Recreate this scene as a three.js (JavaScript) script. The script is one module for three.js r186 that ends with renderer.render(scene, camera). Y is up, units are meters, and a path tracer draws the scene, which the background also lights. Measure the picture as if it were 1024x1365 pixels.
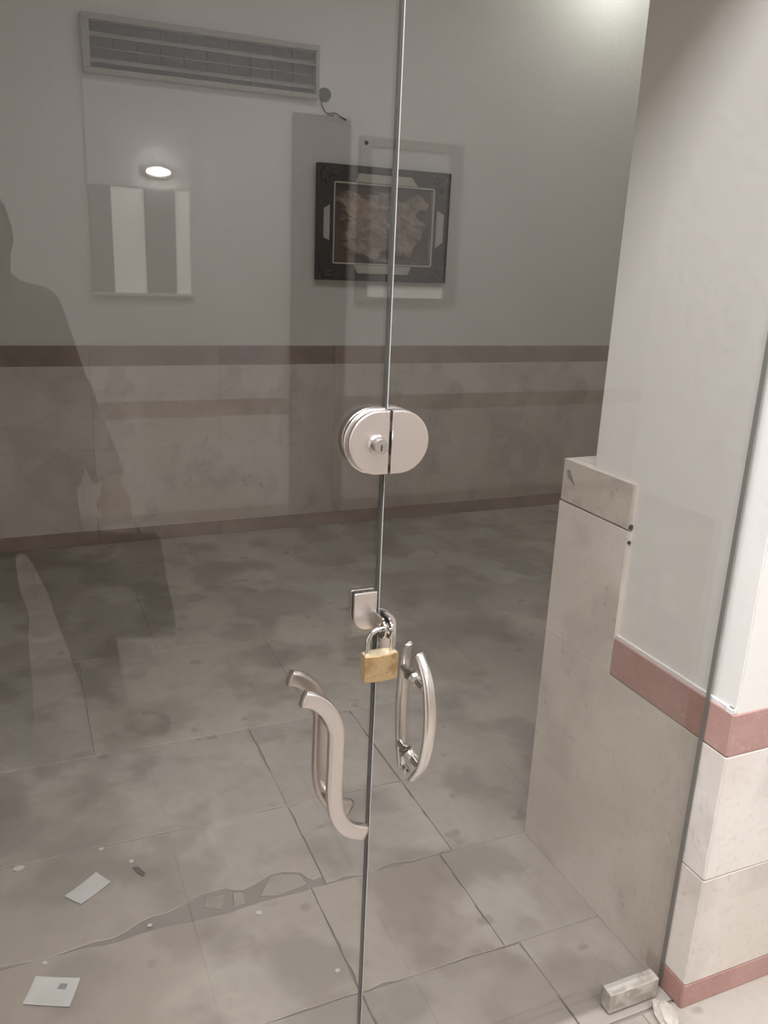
import * as THREE from 'three';
import { RoundedBoxGeometry } from 'three/addons/geometries/RoundedBoxGeometry.js';
import { RectAreaLightUniformsLib } from 'three/addons/lights/RectAreaLightUniformsLib.js';
import { mergeGeometries } from 'three/addons/utils/BufferGeometryUtils.js';

// ------------------------------------------------------------------ camera, lights, exposure
const scene = new THREE.Scene();
scene.background = new THREE.Color(0x000000);
const renderer = new THREE.WebGLRenderer({ antialias: true });
renderer.toneMapping = THREE.LinearToneMapping;
renderer.toneMappingExposure = 1.0;
renderer.shadowMap.enabled = true;
renderer.shadowMap.type = THREE.PCFSoftShadowMap;
RectAreaLightUniformsLib.init();

// glass plane is z = 0, floor y = 0, the hall with the photographer is z > 0, the locked room z < 0
const CAM = new THREE.Vector3(0, 1.5, 1.08);
const YAW = 0.41808, PITCH = 0.29293, ROLL = 0.04371;
const camera = new THREE.PerspectiveCamera(2 * Math.atan(682.5 / 1120) * 180 / Math.PI, 1024 / 1365, 0.02, 40);
const camBasis = (() => {
  const fw = new THREE.Vector3(Math.sin(YAW) * Math.cos(PITCH), -Math.sin(PITCH), -Math.cos(YAW) * Math.cos(PITCH));
  const rt = new THREE.Vector3(Math.cos(YAW), 0, Math.sin(YAW)), up = new THREE.Vector3().crossVectors(rt, fw);
  const c = Math.cos(ROLL), s = Math.sin(ROLL);
  const r2 = rt.clone().multiplyScalar(c).addScaledVector(up, s), u2 = up.clone().multiplyScalar(c).addScaledVector(rt, -s);
  return new THREE.Matrix4().makeBasis(r2, u2, fw.clone().negate());
})();
camera.position.copy(CAM);
camera.quaternion.setFromRotationMatrix(camBasis);
scene.add(camera);

const PANEL = { y: 3.16, a: { x: -0.2, z: 0.9, w: 1.5, d: 0.6, power: 35 }, b: { x: 1.5, z: 2.25, w: 1.8, d: 0.6, power: 22 }, c: { x: 1.7, z: -1.35, w: 1.6, d: 0.6, power: 2.9 } };  // c is an added fill light for the locked room, no fitting known
const LAMP_WHITE = new THREE.Color().setRGB(0.95, 0.97, 1.05);
const ROOM_LAMP = { x: 3.2, y: 3.15, z: -2.99, power: 0.8 };
function panelLight(p) {
  const l = new THREE.RectAreaLight(LAMP_WHITE, p.power, p.w, p.d);
  l.position.set(p.x, PANEL.y - 0.012, p.z); l.rotation.x = -Math.PI / 2; scene.add(l);
}
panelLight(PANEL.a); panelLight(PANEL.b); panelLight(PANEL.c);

// ------------------------------------------------------------------ helpers
let seed = 1234567;
const rnd = () => { seed = (seed * 1664525 + 1013904223) >>> 0; return seed / 4294967296; };
const rr = (a, b) => a + (b - a) * rnd();
function hash2(x, y, s) { let h = (Math.imul(x, 374761393) + Math.imul(y, 668265263) + Math.imul(s, 1274126177)) | 0; h = Math.imul(h ^ (h >>> 13), 1103515245); h ^= h >>> 16; return (h >>> 0) / 4294967296; }
function vnoise(x, y, per, s) {
  const xi = Math.floor(x), yi = Math.floor(y); let fx = x - xi, fy = y - yi; fx = fx * fx * (3 - 2 * fx); fy = fy * fy * (3 - 2 * fy);
  const w = (v) => ((v % per) + per) % per;
  const a = hash2(w(xi), w(yi), s), b = hash2(w(xi + 1), w(yi), s), c = hash2(w(xi), w(yi + 1), s), d = hash2(w(xi + 1), w(yi + 1), s);
  return a + (b - a) * fx + (c - a) * fy + (a - b - c + d) * fx * fy;
}
function fbm(u, v, per, oct, s) { let t = 0, a = 0.5, n = 0; for (let i = 0; i < oct; i++) { t += a * vnoise(u * per, v * per, per, s + i * 17); n += a; a *= 0.5; per *= 2; } return t / n; }
function texture(size, fn, metres, srgb = true) {
  const d = new Uint8Array(size * size * 4);
  for (let j = 0; j < size; j++) for (let i = 0; i < size; i++) {
    const c = fn(i / size, j / size), o = (j * size + i) * 4;
    for (let k = 0; k < 3; k++) d[o + k] = Math.max(0, Math.min(255, Math.round(255 * (Array.isArray(c) ? c[k] : c))));
    d[o + 3] = 255;
  }
  const t = new THREE.DataTexture(d, size, size, THREE.RGBAFormat);
  t.wrapS = t.wrapT = THREE.RepeatWrapping; t.magFilter = THREE.LinearFilter; t.minFilter = THREE.LinearMipmapLinearFilter; t.generateMipmaps = true;
  t.repeat.set(1 / metres, 1 / metres);
  if (srgb) t.colorSpace = THREE.SRGBColorSpace;
  t.needsUpdate = true; return t;
}
const mixc = (a, b, t) => [a[0] + (b[0] - a[0]) * t, a[1] + (b[1] - a[1]) * t, a[2] + (b[2] - a[2]) * t];
const hexc = (h) => [(h >> 16 & 255) / 255, (h >> 8 & 255) / 255, (h & 255) / 255];
const sst = (a, b, x) => { x = Math.max(0, Math.min(1, (x - a) / (b - a))); return x * x * (3 - 2 * x); };

// uv in metres, projected along the dominant axis of each face normal (position + offset)
function boxUV(g, ox = 0, oy = 0, oz = 0) {
  g = g.index ? g.toNonIndexed() : g;
  const p = g.attributes.position, n = g.attributes.normal, uv = new Float32Array(p.count * 2);
  for (let i = 0; i < p.count; i++) {
    const x = p.getX(i) + ox, y = p.getY(i) + oy, z = p.getZ(i) + oz, ax = Math.abs(n.getX(i)), ay = Math.abs(n.getY(i)), az = Math.abs(n.getZ(i));
    if (ay >= ax && ay >= az) { uv[2 * i] = x; uv[2 * i + 1] = z; } else if (ax >= az) { uv[2 * i] = z; uv[2 * i + 1] = y; } else { uv[2 * i] = x; uv[2 * i + 1] = y; }
  }
  g.setAttribute('uv', new THREE.BufferAttribute(uv, 2)); return g;
}
const used = {};
function numbered(n) { const k = used[n] = (used[n] ?? -1) + 1; return k ? `${n}_${String(k).padStart(3, '0')}` : n; }
function mesh(name, g, m, parent) {
  const o = new THREE.Mesh(g, m); o.name = parent && parent !== scene ? name : numbered(name);
  o.castShadow = o.receiveShadow = true; (parent || scene).add(o); return o;
}
function part(parent, name, g, m) {
  const o = mesh(name, g, m, parent); const root = parent.userData.counts ||= {}; const k = root[name] = (root[name] ?? -1) + 1;
  if (k) o.name = `${name}_${String(k).padStart(3, '0')}`; return o;
}
function thing(name, label, category, pos = [0, 0, 0], group) {
  const o = new THREE.Group(); o.name = numbered(name); o.position.set(...pos); o.userData = { label, category }; if (group) o.userData.group = group; scene.add(o); return o;
}
function struct(name, label) { const o = new THREE.Group(); o.name = name; o.userData = { kind: 'structure' }; if (label) o.userData.label = label; scene.add(o); return o; }
function box(x0, x1, y0, y1, z0, z1, r = 0, seg = 1) {
  const g = r > 0 ? new RoundedBoxGeometry(x1 - x0, y1 - y0, z1 - z0, seg, r) : new THREE.BoxGeometry(x1 - x0, y1 - y0, z1 - z0);
  g.translate((x0 + x1) / 2, (y0 + y1) / 2, (z0 + z1) / 2); return boxUV(g);
}
function tube(pts, r, seg = 32, rs = 10, closed = false) { return new THREE.TubeGeometry(new THREE.CatmullRomCurve3(pts.map(p => new THREE.Vector3(...p)), closed, 'centripetal'), seg, r, rs, closed); }
function cyl(r, h, axis, x, y, z, seg = 28, r2 = r) { const g = new THREE.CylinderGeometry(r2, r, h, seg); if (axis === 'z') g.rotateX(Math.PI / 2); if (axis === 'x') g.rotateZ(-Math.PI / 2); g.translate(x, y, z); return g; }
function extrude(shape, depth, bevel, z0, curve = 24) {
  const g = new THREE.ExtrudeGeometry(shape, { depth: depth - 2 * bevel, bevelEnabled: bevel > 0, bevelThickness: bevel, bevelSize: bevel, bevelOffset: -bevel, bevelSegments: 3, curveSegments: curve });
  g.translate(0, 0, z0 + bevel); return g;
}
function poly(pts) { const s = new THREE.Shape(); pts.forEach((p, i) => i ? s.lineTo(...p) : s.moveTo(...p)); s.closePath(); return s; }
// swept bar: cross-section is a superellipse of half sizes (a across, b in depth), constant depth axis z
function sweptBar(pts, a, b, n = 60, m = 20, taper = () => 1, power = 3, depthAxis = new THREE.Vector3(0, 0, 1)) {
  const c = new THREE.CatmullRomCurve3(pts.map(p => new THREE.Vector3(...p)), false, 'centripetal'), pos = [], idx = [];
  for (let i = 0; i <= n; i++) {
    const t = i / n, P = c.getPointAt(t), T = c.getTangentAt(t), S = new THREE.Vector3().crossVectors(T, depthAxis).normalize(), D = new THREE.Vector3().crossVectors(S, T).normalize(), k = taper(t);
    for (let j = 0; j < m; j++) {
      const f = j / m * 2 * Math.PI, cx = Math.cos(f), sx = Math.sin(f);
      const ex = Math.sign(cx) * Math.abs(cx) ** (2 / power), ey = Math.sign(sx) * Math.abs(sx) ** (2 / power);
      const q = P.clone().addScaledVector(S, ex * a * k).addScaledVector(D, ey * b * k); pos.push(q.x, q.y, q.z);
    }
  }
  for (let i = 0; i < n; i++) for (let j = 0; j < m; j++) { const A = i * m + j, B = i * m + (j + 1) % m; idx.push(A, B, A + m, B, B + m, A + m); }
  for (const [i, flip] of [[0, 1], [n, 0]]) {                      // caps
    const P = c.getPointAt(i / n), k = pos.length / 3; pos.push(P.x, P.y, P.z);
    for (let j = 0; j < m; j++) { const A = i * m + j, B = i * m + (j + 1) % m; flip ? idx.push(k, B, A) : idx.push(k, A, B); }
  }
  const g = new THREE.BufferGeometry(); g.setAttribute('position', new THREE.Float32BufferAttribute(pos, 3)); g.setIndex(idx); g.computeVertexNormals();
  // make sure faces look outwards
  return outward(g, c.getPointAt(0.5));
}
function outward(g) {
  const p = g.attributes.position, ix = g.index.array; let vol = 0; const a = new THREE.Vector3(), b = a.clone(), c = a.clone();
  for (let i = 0; i < ix.length; i += 3) { a.fromBufferAttribute(p, ix[i]); b.fromBufferAttribute(p, ix[i + 1]); c.fromBufferAttribute(p, ix[i + 2]); vol += a.dot(b.cross(c)); }
  if (vol < 0) for (let i = 0; i < ix.length; i += 3) { const t = ix[i]; ix[i] = ix[i + 1]; ix[i + 1] = t; }
  g.computeVertexNormals(); return g;
}
function merge(gs) { return mergeGeometries(gs.map(g => { g = g.index ? g.toNonIndexed() : g; const o = new THREE.BufferGeometry(); for (const k of ['position', 'normal', 'uv']) if (g.attributes[k]) o.setAttribute(k, g.attributes[k]); if (!o.attributes.uv) o.setAttribute('uv', new THREE.BufferAttribute(new Float32Array(o.attributes.position.count * 2), 2)); return o; })); }

// ------------------------------------------------------------------ materials
const plasterBump = texture(512, (u, v) => fbm(u, v, 8, 6, 3) * 0.6 + fbm(u, v, 64, 2, 9) * 0.4, 1.2, false);
function plaster(c1, c2, s) { return new THREE.MeshStandardMaterial({ map: texture(512, (u, v) => mixc(hexc(c1), hexc(c2), fbm(u, v, 3, 6, s)), 2.6), bumpMap: plasterBump, bumpScale: 0.0015, roughness: 0.9 }); }
function stone(c1, c2, c3, s, metres = 0.9, rough = 0.6) {
  return new THREE.MeshStandardMaterial({
    map: texture(512, (u, v) => {
      const n = fbm(u, v, 4, 6, s), g = fbm(u, v, 96, 2, s + 5), vein = Math.abs(fbm(u, v, 5, 5, s + 31) - 0.5);
      let c = mixc(hexc(c1), hexc(c2), sst(0.3, 0.7, n)); c = mixc(c, hexc(c3), 0.16 * (1 - sst(0.0, 0.05, vein)) * sst(0.45, 0.7, n) + 0.3 * sst(0.6, 0.85, g));
      const st = fbm(u, v, 6, 5, s + 57), sp = fbm(u, v, 40, 3, s + 63); c = mixc(c, hexc(c3).map(x => x * 0.8), 0.22 * sst(0.52, 0.74, st) + 0.22 * sst(0.7, 0.8, sp) * sst(0.45, 0.6, st)); return c;
    }, metres), bumpMap: plasterBump, bumpScale: 0.0008, roughness: rough,
  });
}
const M = {
  plaster: plaster(0xe6e3dd, 0xd9d4cc, 17),
  ceiling: plaster(0xdcd8d0, 0xcfcac1, 29),
  cream: [stone(0xe0d8cf, 0xd8cec4, 0xc6bbaf, 41), stone(0xdcd3c9, 0xd3c9be, 0xc2b6aa, 47)],
  capStone: stone(0xcfc6ba, 0xc3b9ac, 0xa89d91, 61),
  red: [stone(0xb28c82, 0xa37c72, 0xc4a398, 67, 0.5), stone(0xb9948a, 0xab857c, 0xcbaca1, 71, 0.5)],
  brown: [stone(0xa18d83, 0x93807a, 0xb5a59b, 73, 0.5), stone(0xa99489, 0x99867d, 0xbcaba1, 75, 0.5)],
  floorBed: new THREE.MeshStandardMaterial({ color: 0x8a837a, roughness: 0.95 }),
  chrome: new THREE.MeshStandardMaterial({ color: 0xe2ded9, metalness: 1, roughness: 0.22 }),
  satin: new THREE.MeshStandardMaterial({ color: 0xd8cfca, metalness: 1, roughness: 0.34 }),
  steel: new THREE.MeshStandardMaterial({ color: 0xc6c4c0, metalness: 1, roughness: 0.16 }),
  brass: new THREE.MeshStandardMaterial({ color: 0xae946d, metalness: 0.5, roughness: 0.42, map: texture(256, (u, v) => { const n = fbm(u, v, 4, 5, 83), s = fbm(u, v, 24, 3, 87); return mixc([1, 1, 1], [0.74, 0.66, 0.58], 0.5 * sst(0.5, 0.75, n) + 0.4 * sst(0.62, 0.8, s)); }, 0.08) }),
  brassTop: new THREE.MeshStandardMaterial({ color: 0xd9c8a6, metalness: 0.7, roughness: 0.45 }),
  dark: new THREE.MeshStandardMaterial({ color: 0x2b2724, roughness: 0.6 }),
  aluminium: new THREE.MeshStandardMaterial({ color: 0xb9b3a9, metalness: 0.15, roughness: 0.5, map: texture(256, (u, v) => { const n = fbm(u, v, 6, 5, 91); return mixc([1, 1, 1], [0.86, 0.84, 0.81], sst(0.4, 0.7, n)); }, 0.12) }),
  glass: new THREE.MeshPhysicalMaterial({ color: new THREE.Color().setRGB(0.935, 0.93, 0.92), roughness: 0, metalness: 0, transmission: 1, thickness: 0, ior: 1.45 }),
  darkEdge: new THREE.MeshStandardMaterial({ color: 0x4a4844, roughness: 0.35 }),  // same glass edge seen through its pane, that darkness put into the colour
  hingeEdge: new THREE.MeshStandardMaterial({ color: 0x7c7a74, roughness: 0.35 }),
  glassEdge: new THREE.MeshStandardMaterial({ color: 0xb3b0a8, roughness: 0.35 }),  // same glass edge catching light, the brightness put into the colour
};
const floorMap = texture(1024, (u, v) => {
  const big = fbm(u, v, 4, 5, 101), mid = fbm(u, v, 14, 5, 107), fine = fbm(u, v, 120, 2, 113), spot = fbm(u, v, 30, 3, 119), wear = fbm(u, v, 7, 6, 127);
  let c = mixc(hexc(0xaca499), hexc(0x9e958a), sst(0.3, 0.72, big));
  c = mixc(c, hexc(0x857d74), 0.6 * sst(0.48, 0.7, mid)); c = mixc(c, hexc(0xbdb6ac), 0.6 * sst(0.52, 0.68, wear)); c = mixc(c, hexc(0x7d746b), 0.45 * sst(0.56, 0.7, fbm(u, v, 9, 5, 139)));
  c = mixc(c, hexc(0x7d756d), 0.5 * sst(0.78, 0.88, spot)); return mixc(c, hexc(0x8d867d), 0.25 * fine);
}, 2.3);
const tileMats = [[1, 1, 1], [0.94, 0.93, 0.92], [1.04, 1.03, 1.01]].map(c => new THREE.MeshStandardMaterial({ map: floorMap, color: new THREE.Color().setRGB(...c.map(x => x * 1.04)), roughness: 0.55, bumpMap: plasterBump, bumpScale: 0.001 }));

// ------------------------------------------------------------------ the setting
const ROOM = { x0: -1.6, x1: 4.2, z: -3.33, h: 3.4 }, HALL = { x0: -2.2, x1: 4.0, z: 3.6, h: 3.25 };
const WF = { zi: -0.445, zo: 0.06 };                       // inner and outer face of the wall the door stands in
const JX = 1.2, JL = -0.245, LINTEL = 2.22;

// floor of the locked room: a bed and separate square stone tiles, some with chipped edges
const floor = struct('floor');
part(floor, 'screed', box(ROOM.x0 - 0.1, ROOM.x1 + 0.1, -0.12, -0.006, ROOM.z - 0.1, 0.03), M.floorBed);
const TX = 0.355, TZ = 0.332, TX0 = 0.585, TZ0 = -0.22;
function tileGeo(x0, x1, z0, z1, chip, top = 0, g0 = 0.0006, front = null) {
  x0 += g0; x1 -= g0; z0 += g0; z1 -= g0;
  const pts = [], side = (ax, az, bx, bz, rough) => { const n = rough && front === null ? 40 : 1, sd = Math.floor(rnd() * 1000); for (let i = 0; i < n; i++) { const t = i / n, j = rough && i ? rough * (sst(0.42, 0.8, fbm(t, 0.3, 6, 3, sd)) + 0.12 * fbm(t, 0.7, 20, 2, sd)) : 0, L = Math.hypot(bx - ax, bz - az); pts.push([ax + (bx - ax) * t + (bz - az) / L * -j, az + (bz - az) * t + (bx - ax) / L * j]); } };
  side(x0, z0, x1, z0, chip[0]); side(x1, z0, x1, front ? front[front.length - 1][1] : z1, chip[1]); if (front) front.slice().reverse().forEach(q => pts.push(q)); else side(x1, z1, x0, z1, chip[2]); side(x0, front ? front[0][1] : z1, x0, z0, chip[3]);
  const s = poly(pts.map(([x, z]) => [x, -z])), g = new THREE.ExtrudeGeometry(s, { depth: 0.018, bevelEnabled: true, bevelThickness: 0.0015, bevelSize: 0.0015, bevelOffset: -0.0015, bevelSegments: 1 });
  g.rotateX(-Math.PI / 2); g.translate(0, top - 0.0195, 0); return boxUV(g);
}
const rowsZ = [0.036, TZ0, TZ0 - TZ, TZ0 - 2 * TZ, -1.32, -1.98, -2.65, ROOM.z];
const BROKEN = [[-0.1592, -0.57], [-0.132, -0.562], [-0.08, -0.556], [-0.042, -0.549], [0.02, -0.558], [0.061, -0.562], [0.1, -0.559], [0.135, -0.57], [0.165, -0.586], [0.189, -0.593], [0.225, -0.594], [0.26, -0.602], [0.29, -0.618], [0.322, -0.627], [0.374, -0.627], [0.396, -0.61], [0.415, -0.605], [0.457, -0.618], [0.49, -0.634], [0.53, -0.632], [0.563, -0.615], [0.575, -0.59], [0.59, -0.578], [0.6112, -0.585]];
for (const p of [[[0.323, -0.613], [0.369, -0.606], [0.36, -0.58], [0.349, -0.562], [0.313, -0.585]], [[0.388, -0.604], [0.412, -0.598], [0.408, -0.56], [0.38, -0.559]], [[0.489, -0.627], [0.52, -0.624], [0.559, -0.608], [0.567, -0.572], [0.53, -0.563], [0.488, -0.56], [0.447, -0.57]]]) {
  const g = extrude(poly(p.map(([x, z]) => [x, -z]).reverse()), 0.014, 0.0015, 0); g.rotateX(-Math.PI / 2); g.translate(0, -0.0158, 0); part(floor, 'tile_shard', boxUV(g), tileMats[1]);
}
rowsZ.slice(1).forEach((z0, j) => {
  const z1 = rowsZ[j], off = j > 3 ? 0.29 * (j - 3) : 0;
  const xs = j < 4 ? [ROOM.x0, -0.87, -0.16, j > 1 ? 0.612 : 0.572, j === 1 ? 0.93 : 0.968, 1.31, 2.02, 2.73, 3.44, ROOM.x1] : [ROOM.x0, -0.87 + off, -0.16 + off, 0.55 + off, 1.26 + off, 1.97 + off, 2.68 + off, ROOM.x1];
  xs.slice(1).forEach((x1, i) => {
    const x0 = xs[i]; if (z0 > WF.zi && (x0 > 1.3 || x1 < JL - 0.1)) return;
    const near = i > 0 && i < 4, chip = !near || j > 3 ? [0, 0, 0, 0] : j === 2 ? [0.004, 0.004, i === 2 ? 0.05 : 0.012, 0.004] : j === 1 ? [i === 2 ? 0.012 : 0.004, 0.006, 0.006, 0.004] : [0.004, 0.004, 0.004, 0.004];
    part(floor, 'floor_tile', tileGeo(x0, x1, z0, z1, chip, -rr(0, 0.001), j > 2 ? 0.0001 : 0.0004, j === 2 && i === 2 ? BROKEN : null), tileMats[Math.floor(rnd() * 3)]);
  });
});
// floor of the hall outside
const hallFloor = struct('floor_hall');
part(hallFloor, 'screed', box(HALL.x0 - 0.1, HALL.x1 + 0.1, -0.12, -0.006, 0.03, HALL.z + 0.1), M.floorBed);
for (let j = 0; j < 9; j++) for (let i = 0; i < 15; i++) {
  const x0 = HALL.x0 + i * 0.4133, z0 = 0.042 + j * 0.3953;
  part(hallFloor, 'floor_tile', tileGeo(x0, x0 + 0.4133, z0, z0 + 0.3953, [0, 0, 0, 0], 0), tileMats[Math.floor(rnd() * 3)]);
}

// slabs of stone facing: x-run, z-run
function slabs(parent, name, mats, axis, from, to, step, y0, y1, d0, d1, bevel = 0.0025, g = 0.0012) {
  const n = Math.max(1, Math.round((to - from) / step)), w = (to - from) / n;
  for (let i = 0; i < n; i++) {
    const a = from + i * w + g, b = from + (i + 1) * w - g;
    const m = Array.isArray(mats) ? mats[Math.floor(rnd() * mats.length)] : mats;
    part(parent, name, axis === 'x' ? box(a, b, y0 + g, y1 - g, d0, d1, bevel) : box(d0, d1, y0 + g, y1 - g, a, b, bevel), m);
  }
}
// back wall of the room
const back = struct('wall_back');
part(back, 'plaster', box(ROOM.x0 - 0.15, ROOM.x1 + 0.15, -0.01, ROOM.h, ROOM.z - 0.15, ROOM.z - 0.014), M.plaster);
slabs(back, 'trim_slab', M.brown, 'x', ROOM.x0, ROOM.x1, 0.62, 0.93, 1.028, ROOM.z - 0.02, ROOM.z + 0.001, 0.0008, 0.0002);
slabs(back, 'stone_slab', M.cream, 'x', ROOM.x0, ROOM.x1, 0.62, 0.505, 0.93, ROOM.z - 0.02, ROOM.z, 0.0008, 0.0002);
slabs(back, 'stone_slab', M.cream, 'x', ROOM.x0, ROOM.x1, 0.62, 0.074, 0.505, ROOM.z - 0.02, ROOM.z, 0.0008, 0.0002);
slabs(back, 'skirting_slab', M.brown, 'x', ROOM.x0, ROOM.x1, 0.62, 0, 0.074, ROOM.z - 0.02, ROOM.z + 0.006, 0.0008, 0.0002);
const left = struct('wall_left'); part(left, 'plaster', box(ROOM.x0 - 0.15, ROOM.x0, -0.01, ROOM.h, ROOM.z - 0.15, WF.zi), M.plaster);
const right = struct('wall_right'); part(right, 'plaster', box(ROOM.x1, ROOM.x1 + 0.15, -0.01, ROOM.h, ROOM.z - 0.15, WF.zi), M.plaster);
const ceil = struct('ceiling'); part(ceil, 'plaster', box(ROOM.x0 - 0.15, ROOM.x1 + 0.15, ROOM.h, ROOM.h + 0.12, ROOM.z - 0.15, 0.03), M.ceiling);
const ceilH = struct('ceiling_hall'); part(ceilH, 'plaster', box(HALL.x0 - 0.15, HALL.x1 + 0.15, HALL.h, HALL.h + 0.12, 0.03, HALL.z + 0.15), M.ceiling);

// the wall the glass doors stand in
const front = struct('wall_front');
part(front, 'plaster', box(JX, HALL.x1 + 0.35, -0.01, HALL.h, WF.zi, WF.zo, 0.004, 2), M.plaster);
part(front, 'plaster', box(HALL.x0 - 0.15, JL, -0.01, HALL.h, WF.zi, WF.zo, 0.004, 2), M.plaster);
part(front, 'lintel', box(JL, JX, LINTEL, HALL.h, WF.zi, WF.zo), M.plaster);
const SX = 1.19, SO = 0.0635, CZ = -0.293, CI = -0.55, GB = -0.008;      // face of the reveal slabs, of the front slabs, ends of the corner cladding
// reveal: low red skirting, two courses of cream slabs, red band
for (const [sx, dir] of [[SX, 1], [JL + 0.015, -1]]) {
  const a = Math.min(sx, sx + dir * 0.03), b = Math.max(sx, sx + dir * 0.03), k = dir > 0 ? 1 : 0;
  slabs(front, 'skirting_slab', M.red[0], 'z', GB, SO, 0.4, 0, 0.062, a, b);
  slabs(front, 'stone_slab', M.cream[k], 'z', GB, SO, 0.4, 0.062, 0.327, a, b);
  slabs(front, 'stone_slab', M.cream[0], 'z', GB, SO, 0.4, 0.327, 0.612, a, b);
  slabs(front, 'trim_slab', M.red[k], 'z', GB, SO, 0.4, 0.612, 0.704, a, b);
  slabs(front, 'stone_slab', M.cream[1], 'z', CI, GB, 0.7, 0, 0.612, a, b, 0.0008, 0.0002);
  slabs(front, 'trim_slab', M.red[k], 'z', CZ, GB, 0.4, 0.612, 0.704, a, b);
  part(front, 'mortar_ledge', box(a + (dir > 0 ? 0.004 : -0.004), b, 0.7, 0.711, CZ, SO - 0.006, 0.003), M.plaster);
  // tall corner cladding on the room side of the reveal
  slabs(front, 'stone_slab', M.cream[1], 'z', CI, CZ, 0.4, 0.612, 0.955, a, b, 0.0008, 0.0002);
  slabs(front, 'cap_slab', M.capStone, 'z', CI, CZ, 0.4, 0.957, 1.062, a + (dir > 0 ? 0.001 : 0), b - (dir > 0 ? 0 : 0.001));
}
for (const [y, z, q] of [[0.965, -0.2925, 0.006], [0.93, -0.2925, 0.004]]) part(front, 'screw_hole', cyl(q, 0.003, 'z', SX + 0.006, y, z + 0.001, 10), M.dark);
{ const g = extrude(poly([[-0.018, 0.012], [-0.006, 0.017], [0.004, 0.004], [0.02, -0.018], [0.006, -0.012], [-0.012, -0.004]].reverse()), 0.002, 0.0005, 0); g.rotateY(-Math.PI / 2); g.translate(SX + 0.0018, 1.022, -0.515); part(front, 'chipped_spot', boxUV(g), M.floorBed); }
// room side dado of that wall, and hall side dado
for (const [x0, x1] of [[SX + 0.03, ROOM.x1], [ROOM.x0, JL - 0.015]]) {
  slabs(front, 'stone_slab', M.cream, 'x', x0, x1, 0.6, 0, 0.955, CI, WF.zi + 0.01);
  slabs(front, 'cap_slab', M.capStone, 'x', x0, x1, 0.6, 0.957, 1.062, CI, WF.zi + 0.01);
}
for (const [x0, x1] of [[SX + 0.0005, HALL.x1], [HALL.x0, JL + 0.0145]]) {
  slabs(front, 'skirting_slab', M.red, 'x', x0, x1, 0.55, 0, 0.062, WF.zo - 0.02, SO + 0.0005);
  slabs(front, 'stone_slab', M.cream, 'x', x0, x1, 0.6, 0.062, 0.327, WF.zo - 0.02, SO + 0.0005);
  slabs(front, 'stone_slab', M.cream, 'x', x0, x1, 0.6, 0.327, 0.612, WF.zo - 0.02, SO + 0.0005);
  slabs(front, 'trim_slab', M.red, 'x', x0, x1, 0.55, 0.612, 0.704, WF.zo - 0.02, SO + 0.0005);
  part(front, 'mortar_ledge', box(x0, x1, 0.7, 0.711, WF.zo - 0.02, SO - 0.005, 0.003), M.plaster);
}
// hall walls
const hb = struct('wall_hall'); part(hb, 'plaster', box(HALL.x0 - 0.15, HALL.x1 + 0.15, -0.01, HALL.h, HALL.z, HALL.z + 0.15), M.plaster);
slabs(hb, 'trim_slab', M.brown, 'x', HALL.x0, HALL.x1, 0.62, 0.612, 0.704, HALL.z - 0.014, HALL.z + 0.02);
slabs(hb, 'stone_slab', M.cream, 'x', HALL.x0, HALL.x1, 0.62, 0.062, 0.612, HALL.z - 0.014, HALL.z + 0.02);
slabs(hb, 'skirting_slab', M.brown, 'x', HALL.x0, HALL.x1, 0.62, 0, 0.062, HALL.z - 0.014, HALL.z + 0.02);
const hl = struct('wall_hall_left'); part(hl, 'plaster', box(HALL.x0 - 0.15, HALL.x0, -0.01, HALL.h, WF.zo, HALL.z + 0.15), M.plaster);
const hr = struct('wall_hall_right'); part(hr, 'plaster', box(HALL.x1, HALL.x1 + 0.15, -0.01, HALL.h, WF.zo, HALL.z + 0.15), M.plaster);

// ------------------------------------------------------------------ glass doors
const ZT = 0.005;                                             // half thickness of the glass
const door1 = struct('door_1', 'left leaf of the frameless glass double door with S shaped pull handle');
const door2 = struct('door_2', 'right leaf of the frameless glass double door with bowed pull handle');
const SEAM = 0.4745, GY0 = 0.012, GY1 = 2.212;
part(door1, 'glass_pane', box(JL + 0.02, SEAM - 0.0022, GY0, GY1, -ZT, ZT), M.glass);
part(door2, 'glass_pane', box(SEAM + 0.0022, SX - 0.005, GY0, GY1, -ZT, ZT), M.glass);
part(door1, 'polished_edge', box(SEAM - 0.0022, SEAM - 0.0012, GY0, GY1, -ZT, ZT), M.darkEdge);
part(door2, 'polished_edge', box(SEAM + 0.0012, SEAM + 0.0022, GY0, GY1, -ZT, ZT), M.glassEdge);
part(door2, 'polished_edge', box(SX - 0.005, SX - 0.0038, GY0, GY1, -ZT, ZT), M.hingeEdge);
// round ended lock: a D shaped case on each leaf, outside and inside
function dShape(xs, xe, y, R, inset = 0) {                   // straight edge at xs, round end at xe
  const d = Math.sign(xe - xs), s = new THREE.Shape(), c = xe - d * R;
  s.moveTo(xs, y - R + inset); s.lineTo(c, y - R + inset); s.absarc(c, y, R - inset, -Math.PI / 2, Math.PI / 2, d < 0); s.lineTo(xs, y + R - inset); s.closePath(); return s;
}
const LY = 1.2525, LR = 0.0455;
const lockL = part(door1, 'lock_case', extrude(dShape(SEAM - 0.0016, 0.4125, LY, LR), 0.019, 0.002, ZT, 48), M.satin);
part(door1, 'lock_case', extrude(dShape(SEAM - 0.0016, 0.4125, LY, LR), 0.018, 0.002, -ZT - 0.018, 48), M.satin);
part(door1, 'lock_flange', extrude(dShape(SEAM - 0.0035, 0.4095, LY, LR + 0.002), 0.006, 0.0015, ZT, 48), M.chrome);
part(lockL, 'cylinder_collar', cyl(0.0145, 0.005, 'z', 0.4545, LY - 0.002, ZT + 0.021, 36, 0.0125), M.chrome);
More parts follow.
